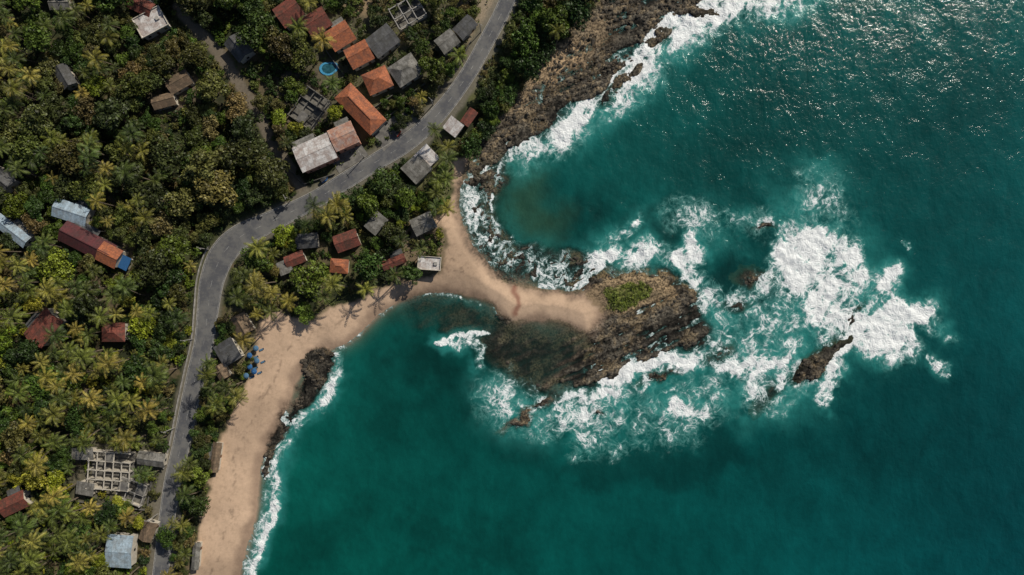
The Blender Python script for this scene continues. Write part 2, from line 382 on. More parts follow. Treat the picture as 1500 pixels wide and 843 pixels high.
Vw=np.stack([X,Y,wz],-1).reshape(-1,3)[used]
t=NT('sea_water'); g=t.n('NewGeometry').outputs['Position']
A=lambda n:t.n('Attribute',attribute_name=n)
wc=A('wcol').outputs['Color']; fo=A('foam').outputs['Fac']; al_=A('walpha').outputs['Fac']; ch=A('chop').outputs['Fac']
wn=t.noise(g,.16,3,.5); w0=t.n('VectorMath',{0:wn.outputs['Color'],1:(.5,.5,.5)},operation='SUBTRACT')
w1=t.n('VectorMath',{0:w0.outputs[0],'Scale':9.0},operation='SCALE')
gw=t.n('VectorMath',{0:g,1:w1.outputs[0]},operation='ADD').outputs[0]
vo=t.n('TexVoronoi',{'Vector':gw,'Scale':.30},feature='DISTANCE_TO_EDGE')
vo2=t.n('TexVoronoi',{'Vector':gw,'Scale':.85},feature='DISTANCE_TO_EDGE')
lace=t.math('SUBTRACT',1.0,t.math('MULTIPLY',vo.outputs['Distance'],3.0,clamp=True))
lace2=t.math('SUBTRACT',1.0,t.math('MULTIPLY',vo2.outputs['Distance'],3.0,clamp=True))
na=t.noise(gw,.13,7,.68,.8); nb_=t.noise(gw,.8,5,.7)
v=t.math('MULTIPLY',fo,1.35)
v=t.math('ADD',v,t.math('MULTIPLY',t.math('SUBTRACT',na.outputs['Fac'],.5),3.6))
v=t.math('ADD',v,t.math('MULTIPLY',t.math('SUBTRACT',lace,.5),.55))
v=t.math('ADD',v,t.math('MULTIPLY',t.math('SUBTRACT',lace2,.5),.38))
v=t.math('ADD',v,t.math('MULTIPLY',t.math('SUBTRACT',nb_.outputs['Fac'],.5),1.6))
v=t.math('SUBTRACT',v,.80)
gate=t.ss(fo,.03,.28)
fm=t.math('MULTIPLY',t.math('MULTIPLY',t.ss(v,-.05,.75),gate),.96)
thin=t.math('MULTIPLY',t.math('MULTIPLY',t.ss(v,-.8,.3),gate),.42)
nw=t.noise(g,.55,5,.62); nw2=t.n('VectorMath',{0:g,1:(1.0,.6,1)},operation='MULTIPLY')
nsw=t.noise(nw2.outputs[0],.17,6,.60,.3)
hgt=t.math('ADD',t.math('MULTIPLY',nsw.outputs['Fac'],1.2),t.math('MULTIPLY',nw.outputs['Fac'],.45))
bw=t.n('Bump',{'Height':t.math('MULTIPLY',hgt,ch),'Strength':1.0,'Distance':.48})
rip=t.noise(nw2.outputs[0],.75,4,.65)
vv=t.math('ADD',t.math('ADD',t.math('MULTIPLY',nsw.outputs['Fac'],.8),t.math('MULTIPLY',rip.outputs['Fac'],.35)),.425)
wcv=t.mix(1.0,wc,t.n('CombineXYZ',{0:vv,1:vv,2:vv}).outputs[0],'MULTIPLY')
wcv=t.mix(thin,wcv,(.13,.36,.33))
pw=t.n('BsdfPrincipled',{'Base Color':wcv,'Roughness':.13,'IOR':1.33,'Normal':bw.outputs[0]})
fh=t.math('ADD',nb_.outputs['Fac'],t.math('MULTIPLY',lace2,.3))
bf=t.n('Bump',{'Height':fh,'Strength':.6,'Distance':.8})
fc=t.mix(t.ss(t.math('ADD',v,t.math('MULTIPLY',nb_.outputs['Fac'],.6)),.2,1.4),(.30,.44,.44),(.82,.84,.84))
pf=t.n('BsdfPrincipled',{'Base Color':fc,'Roughness':.9,'Specular IOR Level':.1,'Normal':bf.outputs[0]})
tr_=t.n('BsdfTransparent')
ab=t.math('MAXIMUM',al_,thin)
m1=t.n('MixShader',{0:ab,1:tr_.outputs[0],2:pw.outputs[0]})
m2=t.n('MixShader',{0:fm,1:m1.outputs[0],2:pf.outputs[0]})
M_water=t.fin(m2.outputs[0])
me=mesh_np('sea_water',Vw,Fw,[M_water],smooth=True)
setcol(me,'wcol',W.reshape(-1,3)[used]); setf(me,'foam',foam.ravel()[used]); setf(me,'walpha',alpha.ravel()[used]); setf(me,'chop',chop.ravel()[used])
add('sea_water',me)
# ================================================================ SHORE ROCKS
bm=bmesh.new(); bmesh.ops.create_icosphere(bm,subdivisions=1,radius=1); IV=np.array([v.co[:] for v in bm.verts]); IF=np.array([[v.index for v in f.verts] for f in bm.faces]); bm.free()
wgt=(rock>.5)&(Z>-.25)&(~far)&(core<.2)&(n1>.46)
cand=np.argwhere(wgt); pr=np.where(d_head[wgt]>-3,.35,1.0); pr/=pr.sum(); sel=cand[rng.choice(len(cand),3600,replace=False,p=pr)]
Vs=[];Fs=[];o=0
for j,i in sel:
    r=.16+.58*rng.random()**4
    v=IV*(1+.4*(rng.random((len(IV),1))-.5))*r*np.array([1+.9*rng.random(),1,.5+.3*rng.random()])
    a=.4+rng.normal()*.4; c,s=math.cos(a),math.sin(a); v=np.stack([v[:,0]*c-v[:,1]*s,v[:,0]*s+v[:,1]*c,v[:,2]],1)
    v+=[xs[i]+rng.normal()*.2,ys[j]+rng.normal()*.2,Z[j,i]+r*.12]
    Vs.append(v);Fs.append(IF+o);o+=len(IV)
t=NT('boulder_rock'); g=t.n('NewGeometry'); n=t.noise(g.outputs['Position'],1.0,5,.6)
c=t.mix(g.outputs['Random Per Island'],(.028,.026,.022),(.12,.095,.065)); c=t.mix(t.ss(n.outputs['Fac'],.4,.65),c,(.05,.043,.034))
M_rock=t.fin(t.n('BsdfPrincipled',{'Base Color':c,'Roughness':.8,'Specular IOR Level':.3}).outputs[0])
add('shore_rocks',mesh_np('shore_rocks',np.vstack(Vs),np.vstack(Fs),[M_rock]))
# ================================================================ ROAD
def ribbon(pts,offa,offb,z,name,mat,zb=None):
    pts=np.asarray(pts,float); T=np.gradient(pts,axis=0); T/=np.linalg.norm(T,axis=1)[:,None]; N=np.stack([-T[:,1],T[:,0]],1)
    offa=np.broadcast_to(offa,len(pts)); offb=np.broadcast_to(offb,len(pts))
    L=pts+N*offa[:,None]; R=pts+N*offb[:,None]; n=len(pts)
    V=np.vstack([np.c_[L,np.full(n,z)],np.c_[R,np.full(n,z)]]); i=np.arange(n-1)
    F=np.c_[i,i+1,n+i+1,n+i][:, ::-1]
    if zb is not None:
        V=np.vstack([V,np.c_[L,np.full(n,zb)],np.c_[R,np.full(n,zb)]])
        F=np.vstack([F,np.c_[i,2*n+i,2*n+i+1,i+1],np.c_[n+i,n+i+1,3*n+i+1,3*n+i]])
    return mesh_np(name,V,F,[mat])
t=NT('asphalt'); g=t.n('NewGeometry').outputs['Position']; a1=t.noise(g,.22,5,.65); a2=t.noise(g,1.4,5,.7)
c=t.mix(t.ss(a1.outputs['Fac'],.38,.62),(.082,.084,.092),(.14,.138,.134)); c=t.mix(t.math('MULTIPLY',t.ss(a2.outputs['Fac'],.5,.7),.4),c,(.18,.165,.14))
M_asph=t.fin(t.n('BsdfPrincipled',{'Base Color':c,'Roughness':.85,'Specular IOR Level':.25}).outputs[0])
M_conc=simple('concrete',(.22,.21,.19),(.36,.34,.31),.8,.85)
M_old=simple('old_concrete',(.09,.085,.075),(.17,.16,.14),.8,.9)
M_paint=simple('worn_road_paint',(.13,.13,.13),(.42,.42,.40),1.2,.7)
hw=road_width/2
add('road',ribbon(road_pts,hw,-hw,RZ+.01,'road',M_asph))
kb=bpy.data.objects.new('kerb',None); sc.collection.objects.link(kb)
add('kerb_left',ribbon(road_pts,hw+.2,hw,RZ+.12,'kerb_left',M_conc,RZ-.3),kb)
add('kerb_right',ribbon(road_pts,-hw,-hw-.2,RZ+.12,'kerb_right',M_conc,RZ-.3),kb)
mk=bpy.data.objects.new('road_markings',None); sc.collection.objects.link(mk)
add('edge_line_left',ribbon(road_pts,hw-.3,hw-.40,RZ+.02,'e1',M_paint),mk)
add('edge_line_right',ribbon(road_pts,-hw+.40,-hw+.3,RZ+.02,'e2',M_paint),mk)
cum=np.r_[0,np.cumsum(np.linalg.norm(np.diff(road_pts,axis=0),axis=1))]
Vd=[];Fd=[]
s0=0
while s0<cum[-1]-4:
    p0=np.array([np.interp(s0,cum,road_pts[:,k]) for k in (0,1)]); p1=np.array([np.interp(s0+2.4,cum,road_pts[:,k]) for k in (0,1)])
    tt=(p1-p0)/np.linalg.norm(p1-p0); nn_=np.array([-tt[1],tt[0]])*.05; o=len(Vd)
    for q in (p0+nn_,p0-nn_,p1-nn_,p1+nn_): Vd.append((q[0],q[1],RZ+.02))
    Fd.append((o,o+1,o+2,o+3)); s0+=7
add('centre_dashes',mesh_np('dashes',Vd,Fd,[M_paint]),mk)
sm=(road_pts[:,1]<P(0,372)[1])&(road_pts[:,1]>P(0,690)[1])
seg=road_pts[sm]; hs=hw[sm]
add('roadside_wall',ribbon(seg,-(hs+.9),-(hs+1.15),RZ+.8,'roadside_wall',M_conc,RZ-.5))
def slab(name,pts,z,mat):
    q=PL(pts,z); n=len(q); V=[(x,y,z) for x,y in q]+[(x,y,z-.6) for x,y in q]
    me=bpy.data.meshes.new(name); me.from_pydata(V,[],[tuple(range(n))[::-1]]+[(i,(i+1)%n,n+(i+1)%n,n+i) for i in range(n)]); me.materials.append(mat); me.update(); return add(name,me)
M_pave=simple('worn_paving',(.10,.095,.09),(.19,.18,.16),.4,.9)
slab('pavement',[(546,194),(602,150),(618,164),(610,180),(562,222)],RZ+.06,M_pave)
slab('pavement',[(484,234),(528,210),(540,228),(497,254)],RZ+.07,M_pave)
for w_ in [[(545,190),(600,147),(612,158)],[(478,75),(505,112),(470,135)],[(575,140),(548,158),(568,180)],[(400,60),(445,110),(420,150)],[(598,140),(640,110),(620,80)],[(415,240),(445,270),(490,255)],[(690,60),(668,100),(640,130)],[(115,735),(215,748),(222,700)],[(580,260),(545,285)],[(205,385),(235,365),(225,335)]]:
    q=np.array(PL(w_,4.0)); add('garden_wall',ribbon(q,.1,-.1,4.4,'garden_wall',M_old,2.2))
# ================================================================ BUILDINGS
def roofmat(name,c1,c2,stain,bw=1.0,bh=.5,st=.5,spec=.2):
    t=NT(name); co=t.n('TexCoord').outputs['Object']; g=t.n('NewGeometry').outputs['Position']
    br=t.n('TexBrick',{'Vector':co,'Color1':c1,'Color2':c2,'Mortar':tuple(x*.45 for x in c1),'Scale':1.0,'Mortar Size':.03,'Brick Width':bw,'Row Height':bh,'Bias':0.0},offset=.0)
    n=t.noise(g,.5,6,.7); n2=t.noise(g,2.2,4,.65)
    c=t.mix(t.math('MULTIPLY',t.ss(n.outputs['Fac'],.42,.62),st),br.outputs['Color'],stain)
    vv=t.math('ADD',t.math('MULTIPLY',n2.outputs['Fac'],1.3),.35)
    c=t.mix(1.0,c,t.n('CombineXYZ',{0:vv,1:vv,2:vv}).outputs[0],'MULTIPLY')
    w=t.n('TexWave',{'Vector':co,'Scale':.9,'Distortion':.3},bands_direction='X')
    b=t.n('Bump',{'Height':w.outputs['Fac'],'Strength':.5,'Distance':.08})
    return t.fin(t.n('BsdfPrincipled',{'Base Color':c,'Roughness':.75,'Specular IOR Level':spec,'Normal':b.outputs[0]}).outputs[0])
RM={'orange':roofmat('clay_tile_orange',(.44,.15,.068),(.30,.105,.055),(.14,.07,.05),.9,.45,.6),
'red':roofmat('clay_tile_dark_red',(.23,.072,.05),(.15,.052,.04),(.06,.042,.032),.9,.45,.7),
'maroon':roofmat('metal_sheet_maroon',(.11,.034,.036),(.085,.03,.03),(.055,.035,.035),1.1,4,.5),
'grey':roofmat('weathered_asbestos_grey',(.23,.22,.20),(.14,.135,.12),(.07,.065,.055),1.1,2.4,.7),
'dgrey':roofmat('dark_cement_sheet',(.11,.11,.11),(.075,.075,.078),(.048,.046,.038),1.1,2.4,.6),
'white':roofmat('pale_sheet_roof',(.58,.56,.54),(.42,.39,.37),(.26,.19,.16),1.6,3,.65),
'blue':roofmat('galvanised_blue_sheet',(.34,.43,.50),(.24,.32,.38),(.17,.175,.17),1.1,5,.55),
'brown':roofmat('thatch_brown',(.22,.155,.10),(.15,.105,.07),(.075,.06,.042),1.1,.6,.6),
'pink':roofmat('salmon_tile',(.46,.26,.18),(.30,.15,.11),(.35,.32,.30),1.2,1.2,.6)}
M_wall=simple('plaster_wall',(.42,.38,.31),(.55,.50,.42),1.0,.85)
M_walls=simple('salmon_plaster',(.55,.28,.2),(.5,.24,.17),1.0,.85)
M_glass=simple('dark_window_glass',(.02,.025,.03),(.03,.035,.04),1,.15,0,.5)
M_door=simple('painted_wood_door',(.10,.05,.03),(.14,.07,.04),3,.6)
M_blue=simple('blue_fabric',(.02,.08,.20),(.03,.11,.26),3,.8)
def boxes(name,bl,mat,parent):
    V=[];F=[]
    for (x0,y0,z0,x1,y1,z1) in bl:
        o=len(V); V+=[(x0,y0,z0),(x1,y0,z0),(x1,y1,z0),(x0,y1,z0),(x0,y0,z1),(x1,y0,z1),(x1,y1,z1),(x0,y1,z1)]
        F+=[(o,o+3,o+2,o+1),(o+4,o+5,o+6,o+7),(o,o+1,o+5,o+4),(o+1,o+2,o+6,o+5),(o+2,o+3,o+7,o+6),(o+3,o,o+4,o+7)]
    return add(name,mesh_np(name,V,F,[mat]),parent)
KEEP=[]
def house(name,px,py,L,Wd,ang,kind,mat,h=3.2,rise=None,wall=None):
    cx,cy=P(px,py,3.0+h); z=zat(cx,cy); cx,cy=P(px,py,z+h)
    L*=S*(250-z-h)/250; Wd*=S*(250-z-h)/250; a=math.radians(-ang)
    E=bpy.data.objects.new(name,None); sc.collection.objects.link(E); E.location=(cx,cy,z); E.rotation_euler=(0,0,a)
    KEEP.append((cx,cy,L/2,Wd/2,a))
    wm=wall or M_wall; ov=.5; l=L/2-ov; w=Wd/2-ov; rise=rise if rise is not None else Wd*.24
    boxes('walls',[(-l,-w,-1.5,l,w,h)],wm,E)
    wins=[];n=max(1,int(2*l/3))
    for i in range(n):
        x=-l+(i+.5)*2*l/n
        if i!=n//2: wins.append((x-.5,-w-.03,1,x+.5,-w+.02,2.2))
        wins.append((x-.5,w-.02,1,x+.5,w+.03,2.2))
    wins.append((l-.02,-.5,1,l+.03,.5,2.2)); wins.append((-l-.03,-.5,1,-l+.02,.5,2.2))
    boxes('windows',wins,M_glass,E)
    x=-l+(n//2+.5)*2*l/n; boxes('door',[(x-.5,-w-.035,0,x+.5,-w+.02,2.1)],M_door,E)
    Lh=L/2;Wh=Wd/2;tk=.14
    def roofmesh(top,faces):
        n=len(top); V=[(x,y,zz) for x,y,zz in top]+[(x,y,zz-tk) for x,y,zz in top]
        if kind=='gable':
            F=[f for f in faces]+[tuple(n+i for i in f[::-1]) for f in faces]+[(1,0,n,n+1),(3,2,n+2,n+3),(5,1,n+1,n+5),(2,5,n+5,n+2),(0,4,n+4,n),(4,3,n+3,n+4)]
        else:
            F=[f for f in faces]+[tuple(n+i for i in f[::-1]) for f in faces]+[(1,0,n,n+1),(2,1,n+1,n+2),(3,2,n+2,n+3),(0,3,n+3,n)]
        me=bpy.data.meshes.new('roof'); me.from_pydata(V,[],F); me.materials.append(mat); me.update(); return add('roof',me,E)
    e=h-.12+tk
    if kind=='gable':
        roofmesh([(-Lh,-Wh,e),(Lh,-Wh,e),(Lh,Wh,e),(-Lh,Wh,e),(-Lh,0,e+rise),(Lh,0,e+rise)],[(0,1,5,4),(2,3,4,5)])
        me=bpy.data.meshes.new('gable_walls'); l2=l-.01
        me.from_pydata([(-l2,-w,h),(-l2,w,h),(-l2,0,h+rise*.9),(l2,-w,h),(l2,w,h),(l2,0,h+rise*.9)],[],[(0,1,2),(3,5,4)]); me.materials.append(wm); add('gable_walls',me,E)
        boxes('ridge_cap',[(-Lh,-.15,e+rise-.05,Lh,.15,e+rise+.07)],mat,E)
        if L>8.5 and rng.random()<.6:
            k=rng.uniform(-.2,.2)*L; q=rng.uniform(.22,.32)*L
            V=[(k-q,Wh-.1,e-.2),(k+q,Wh-.1,e-.2),(k+q,Wh+2.0,e-.75),(k-q,Wh+2.0,e-.75)]; V+=[(a_,b_,c_-.08) for a_,b_,c_ in V]
            add('lean_to_roof',mesh_np('lean_to_roof',V,[(0,1,2,3),(7,6,5,4),(0,4,5,1),(1,5,6,2),(2,6,7,3),(3,7,4,0)],[RM['dgrey' if rng.random()<.5 else 'grey']]),E)
            boxes('lean_to_posts',[(k-q+.1,Wh+1.8,-1,k-q+.25,Wh+1.95,e-.8),(k+q-.25,Wh+1.8,-1,k+q-.1,Wh+1.95,e-.8)],M_conc,E)
    elif kind=='hip':
        r=max(Lh-Wh*.9,.3)
        roofmesh([(-Lh,-Wh,e),(Lh,-Wh,e),(Lh,Wh,e),(-Lh,Wh,e),(-r,0,e+rise),(r,0,e+rise)],[(0,1,5,4),(1,2,5),(2,3,4,5),(3,0,4)])
        boxes('ridge_cap',[(-r,-.14,e+rise-.05,r,.14,e+rise+.08)],mat,E)
    elif kind=='shed':
        roofmesh([(-Lh,-Wh,e),(Lh,-Wh,e),(Lh,Wh,e+rise*.5),(-Lh,Wh,e+rise*.5)],[(0,1,2,3)])
    elif kind=='flat':
        boxes('roof',[(-Lh,-Wh,e-.1,Lh,Wh,e+.1)],mat,E)
        b=.2; boxes('parapet',[(-Lh,-Wh,e+.1,Lh,-Wh+b,e+.6),(-Lh,Wh-b,e+.1,Lh,Wh,e+.6),(-Lh,-Wh+b,e+.1,-Lh+b,Wh-b,e+.6),(Lh-b,-Wh+b,e+.1,Lh,Wh-b,e+.6)],M_wall,E)
        boxes('water_tank_base',[(Lh*.4,-.6,e+.1,Lh*.4+1.2,.6,e+.7)],M_conc,E)
    return E
o,r_,m_,g_,dg_,w_,b_,br_,pk=[RM[k] for k in ('orange','red','maroon','grey','dgrey','white','blue','brown','pink')]
house('shop_building',461,224,56,40,-24,'gable',w_,6,1.0,M_walls)
house('shop_building',503,200,38,34,-24,'gable',pk,6,1.3,M_walls)
house('tiled_house',528,160,76,33,46,'hip',o,4)
house('tiled_house',553,118,38,33,-24,'hip',o,4)
house('tiled_house',526,80,36,32,-28,'gable',o,4)
house('tiled_house',498,53,37,33,-32,'gable',o,4)
house('tiled_house',464,32,36,32,-32,'gable',r_,4)
house('tiled_house',423,18,36,34,-35,'gable',r_,4)
house('grey_roofed_house',594,103,42,35,-34,'hip',g_,4)
house('grey_roofed_house',560,60,42,34,-38,'gable',dg_,4,1.2)
house('grey_roofed_house',655,61,30,26,-38,'gable',g_,4)
house('grey_roofed_house',681,40,32,22,-45,'gable',dg_,3.5)
house('beach_kiosk',664,186,24,22,38,'shed',w_,3)
house('beach_kiosk',687,172,26,15,-55,'gable',r_,3)
house('grey_roofed_house',610,247,34,33,-44,'gable',g_,4)
house('grey_roofed_house',625,230,26,28,-44,'shed',w_,4,.8)
house('wooden_cabin',551,327,30,22,-50,'gable',g_,3)
house('wooden_cabin',620,328,34,26,-25,'gable',g_,3)
house('beach_restaurant',629,386,34,20,4,'flat',w_,3.2)
house('tiled_house',577,384,36,14,-22,'gable',r_,3)
house('tiled_house',497,390,27,21,5,'hip',o,3)
house('tiled_house',508,353,36,26,-20,'gable',r_,3)
house('tiled_house',432,380,30,18,-22,'gable',r_,3)
house('wooden_cabin',417,392,20,20,-22,'shed',g_,3)
house('grey_roofed_house',450,353,32,22,-5,'gable',dg_,3)
house('thatched_hut',354,476,30,26,60,'gable',br_,3)
house('grey_roofed_house',334,516,34,32,60,'shed',dg_,3)
house('wooden_cabin',325,545,22,18,60,'gable',br_,2.8)
house('blue_roofed_house',104,311,52,28,18,'gable',b_,4,1.1)
house('long_maroon_roofed_house',128,356,82,32,27,'gable',m_,4)
house('tiled_house',160,374,32,30,27,'gable',o,4.6,1.4)
house('blue_roofed_house',17,338,58,20,38,'gable',b_,3.5,.8)
house('tiled_house',64,480,52,34,-50,'gable',r_,4)
house('tiled_house',166,487,34,28,0,'hip',r_,4)
house('blue_roofed_house',175,808,38,48,4,'gable',b_,4,1)
house('thatched_hut',217,778,30,20,-70,'gable',br_,3)
house('tiled_house',20,738,42,26,-25,'gable',r_,3.5)
house('ruined_house',221,33,44,32,-28,'flat',w_,3.4)
house('grey_roofed_house',95,112,34,22,60,'gable',dg_,3.5)
house('grey_roofed_house',350,70,36,28,50,'gable',dg_,3.5)
house('tiled_house',205,8,40,22,25,'gable',r_,3.5)
house('tiled_house',262,120,36,24,-30,'gable',br_,3)
house('tiled_house',240,148,34,20,-15,'gable',br_,3)
house('thatched_hut',316,670,44,13,-82,'gable',br_,2.6)
house('thatched_hut',287,815,40,11,-85,'gable',g_,2.6)
house('grey_roofed_house',120,665,34,18,0,'shed',g_,3)
house('grey_roofed_house',222,673,40,20,8,'gable',g_,3)
house('grey_roofed_house',125,716,26,20,10,'shed',g_,3)
house('grey_roofed_house',88,5,30,20,0,'gable',g_,3)
house('grey_roofed_house',0,262,40,26,40,'gable',dg_,3.5)
house('blue_tarp_shelter',182,385,16,20,27,'shed',M_blue,2.6,.6)
def unfinished(px,py,L,Wd,ang,nx,ny,h=3.2,mc=None):
    cx,cy=P(px,py,6.2); z=zat(cx,cy); a=math.radians(-ang); L*=S*.975;Wd*=S*.975; mc=mc or M_conc
    E=bpy.data.objects.new('unfinished_building',None); sc.collection.objects.link(E); E.location=(cx,cy,z); E.rotation_euler=(0,0,a)
    KEEP.append((cx,cy,L/2,Wd/2,a)); b=.17
    boxes('floor_slab',[(-L/2,-Wd/2,-1,L/2,Wd/2,.25)],M_old,E)
    xs_=[-L/2+b+i*(L-2*b)/nx for i in range(nx+1)]; ys_=[-Wd/2+b+i*(Wd-2*b)/ny for i in range(ny+1)]
    boxes('columns',[(x-b,y-b,.25,x+b,y+b,h+.5) for x in xs_ for y in ys_],mc,E)
    bl=[]
    for y in ys_:
        for i in range(nx):
            if rng.random()<.9: bl.append((xs_[i]+b,y-b*.9,h-.3,xs_[i+1]-b,y+b*.9,h))
    for x in xs_:
        for i in range(ny):
            if rng.random()<.9: bl.append((x-b*.9,ys_[i]+b,h-.3,x+b*.9,ys_[i+1]-b,h))
    boxes('beams',bl,mc,E)
    wl=[(xs_[i]+b,ys_[j]-.08,.25,xs_[i+1]-b,ys_[j]+.08,1.0+1.4*rng.random()) for i in range(nx) for j in range(ny+1) if rng.random()<.6]
    boxes('part_built_walls',wl,M_wall,E)
    pn=[(xs_[i]+b,ys_[j]+b,h+.02,xs_[i+1]-b,ys_[j+1]-b,h+.14) for i in range(nx) for j in range(ny) if rng.random()<.16]
    if pn: boxes('slab_panels',pn,M_pave,E)
M_pale=simple('pale_new_concrete',(.36,.33,.28),(.50,.46,.39),.8,.85)
unfinished(160,690,62,56,4,5,4,3.2,M_pale); unfinished(190,722,40,34,20,3,2,2.2); unfinished(597,18,46,34,-30,3,2); unfinished(452,158,40,52,35,3,3,2.4,M_old)
cx,cy=P(482,101,3.2); z=zat(cx,cy)
E=bpy.data.objects.new('swimming_pool',None); sc.collection.objects.link(E); E.location=(cx,cy,z+.12); E.rotation_euler=(0,0,.5); KEEP.append((cx,cy,4.0,3.2,.5))
def pr_(a): return 1+.14*math.cos(2*a+1)+.05*math.cos(3*a)
V_=[];F_=[]
for i in range(36):
    a=2*math.pi*i/36; k=pr_(a)
    for r,zz in ((2.0,.15),(2.7,.15),(2.7,-.8),(2.0,-.8)): V_.append((math.cos(a)*r*1.15*k,math.sin(a)*r*k,zz))
for i in range(36):
    j=(i+1)%36
    for q in range(4): F_.append((i*4+q,i*4+(q+1)%4,j*4+(q+1)%4,j*4+q))
add('coping',mesh_np('coping',V_,F_,[simple('pool_tile',(.04,.22,.42),(.08,.30,.46),2,.4)]),E)
V_=[(0,0,.02)]+[(math.cos(a)*2.05*1.15*pr_(a),math.sin(a)*2.05*pr_(a),.02) for a in np.linspace(0,2*math.pi,36,endpoint=False)]
me=bpy.data.meshes.new('w'); me.from_pydata(V_,[],[(0,1+i,1+(i+1)%36) for i in range(36)]); me.materials.append(simple('pool_water',(.012,.06,.08),(.03,.11,.14),.6,.1,.1,.5)); add('pool_water',me,E)
M_white=simple('white_plastic',(.7,.7,.68),(.8,.8,.78),3,.5)
M_blue2=simple('faded_blue_canvas',(.05,.12,.20),(.08,.16,.25),3,.8)
def umbrella(x,y,mat):
    z=zat(x,y); E=bpy.data.objects.new('beach_umbrella',None); sc.collection.objects.link(E); E.location=(x,y,z); E.rotation_euler=(rng.normal()*.06,rng.normal()*.06,rng.random()*6)
    n=8; V=[(0,0,2.6)];F=[]
    for i in range(n):
        a=2*math.pi*i/n; V.append((math.cos(a)*.7,math.sin(a)*.7,2.42)); 
    for i in range(n):
        a=2*math.pi*i/n; V.append((math.cos(a)*1.1,math.sin(a)*1.1,2.05))
    for i in range(n):
        j=(i+1)%n; F+=[(0,1+i,1+j)]; F+=[(1+i,1+n+i,1+n+j,1+j)]
    me=bpy.data.meshes.new('canopy'); me.from_pydata(V,[],F); me.materials.append(mat); add('canopy',me,E)
    boxes('pole',[(-.03,-.03,-.3,.03,.03,2.6)],M_white,E)
def lounger(x,y,a):
    z=zat(x,y)+.02; E=bpy.data.objects.new('sun_lounger',None); sc.collection.objects.link(E); E.location=(x,y,z); E.rotation_euler=(0,0,a)
    boxes('legs',[(sx_,sy_,0,sx_+.06,sy_+.06,.3) for sx_ in (-.9,.8) for sy_ in (-.3,.24)],M_white,E)
    boxes('seat',[(-.95,-.32,.3,.45,.32,.38)],M_blue2,E)
    me=mesh_np('backrest',[(.45,-.32,.3),(1.0,-.32,.75),(1.0,.32,.75),(.45,.32,.3),(.45,-.32,.38),(1.0,-.32,.83),(1.0,.32,.83),(.45,.32,.38)],[(0,3,2,1),(4,5,6,7),(0,1,5,4),(1,2,6,5),(2,3,7,6),(3,0,4,7)],[M_blue2]); add('backrest',me,E)
for i,q in enumerate([(377,510),(369,521),(379,528),(368,537),(363,550),(374,544)]):
    x,y=P(*q,3); umbrella(x,y,M_blue if i%2 else M_blue2); lounger(x+1.5,y-.6,.4)
def rickshaw(px,py,a,col):
    x,y=P(px,py,RZ); E=bpy.data.objects.new('auto_rickshaw',None); sc.collection.objects.link(E); E.location=(x,y,max(zat(x,y),RZ)+.02); E.rotation_euler=(0,0,a)
    m=simple('rickshaw_paint',col,tuple(c*.8 for c in col),2,.4)
    V=[(-1.3,-.65,.3),(-1.3,.65,.3),(-1.3,.62,1.2),(-1.3,-.62,1.2),(.5,-.65,.3),(.5,.65,.3),(.5,.62,.9),(.5,-.62,.9),(1.3,-.2,.4),(1.3,.2,.4),(1.25,.2,.95),(1.25,-.2,.95)]
    add('body',mesh_np('body',V,[(0,3,2,1),(0,4,7,3),(1,2,6,5),(3,7,6,2),(4,8,11,7),(5,6,10,9),(7,11,10,6),(8,9,10,11),(0,1,5,4),(4,5,9,8)],[m]),E)
    V=[(-1.35,-.62,1.2),(-1.35,.62,1.2),(-1.2,-.55,1.7),(-1.2,.55,1.7),(.5,-.5,1.75),(.5,.5,1.75),(.95,-.3,1.5),(.95,.3,1.5),(1.25,-.2,.95),(1.25,.2,.95)]
    add('canopy',mesh_np('canopy',V,[(0,2,3,1),(2,4,5,3),(4,6,7,5)],[simple('black_canopy',(.03,.03,.03),(.05,.05,.05),3,.7)]),E)
    add('windscreen',mesh_np('windscreen',V,[(6,8,9,7)],[M_glass]),E)
    for i,(wx_,wy_) in enumerate(((-.9,-.6),(-.9,.6),(1.15,0))):
        bm=bmesh.new(); bmesh.ops.create_cone(bm,cap_ends=True,segments=14,radius1=.25,radius2=.25,depth=.14); me=bpy.data.meshes.new('wheel'); bm.to_mesh(me); bm.free(); me.materials.append(M_asph)
        add('wheel_%d'%(i+1),me,E,(wx_,wy_,.25),(math.pi/2,0,0))
rickshaw(476,264,.6,(.03,.14,.4)); rickshaw(584,196,.9,(.4,.05,.03))
M_wood=simple('pole_concrete',(.25,.24,.22),(.32,.3,.28),1,.8)
poles=[]
s0=12
while s0<cum[-1]-5:
    i=int(np.searchsorted(cum,s0)); T=road_pts[min(i+1,len(road_pts)-1)]-road_pts[i-1]; T/=np.linalg.norm(T); N=np.array([-T[1],T[0]])
    q=road_pts[i]-N*(hw[i]+.7); poles.append((q,math.atan2(T[1],T[0])))
    s0+=32
for q,a in poles:
    E=bpy.data.objects.new('utility_pole',None); sc.collection.objects.link(E); E.location=(q[0],q[1],RZ-.2); E.rotation_euler=(0,0,a)
    n=8; V=[]
    for k,(r,zz) in enumerate(((.18,0),(.11,8.2))):
        for i in range(n): V.append((r*math.cos(i*2*math.pi/n),r*math.sin(i*2*math.pi/n),zz))
    F=[(i,(i+1)%n,n+(i+1)%n,n+i) for i in range(n)]; add('shaft',mesh_np('shaft',V,F,[M_wood]),E)
    boxes('cross_arm',[(-.06,-.9,7.7,.06,.9,7.82)],M_wood,E); boxes('insulators',[(-.05,yy-.05,7.82,.05,yy+.05,8.0) for yy in (-.8,0,.8)],M_white,E)
V=[];F=[]
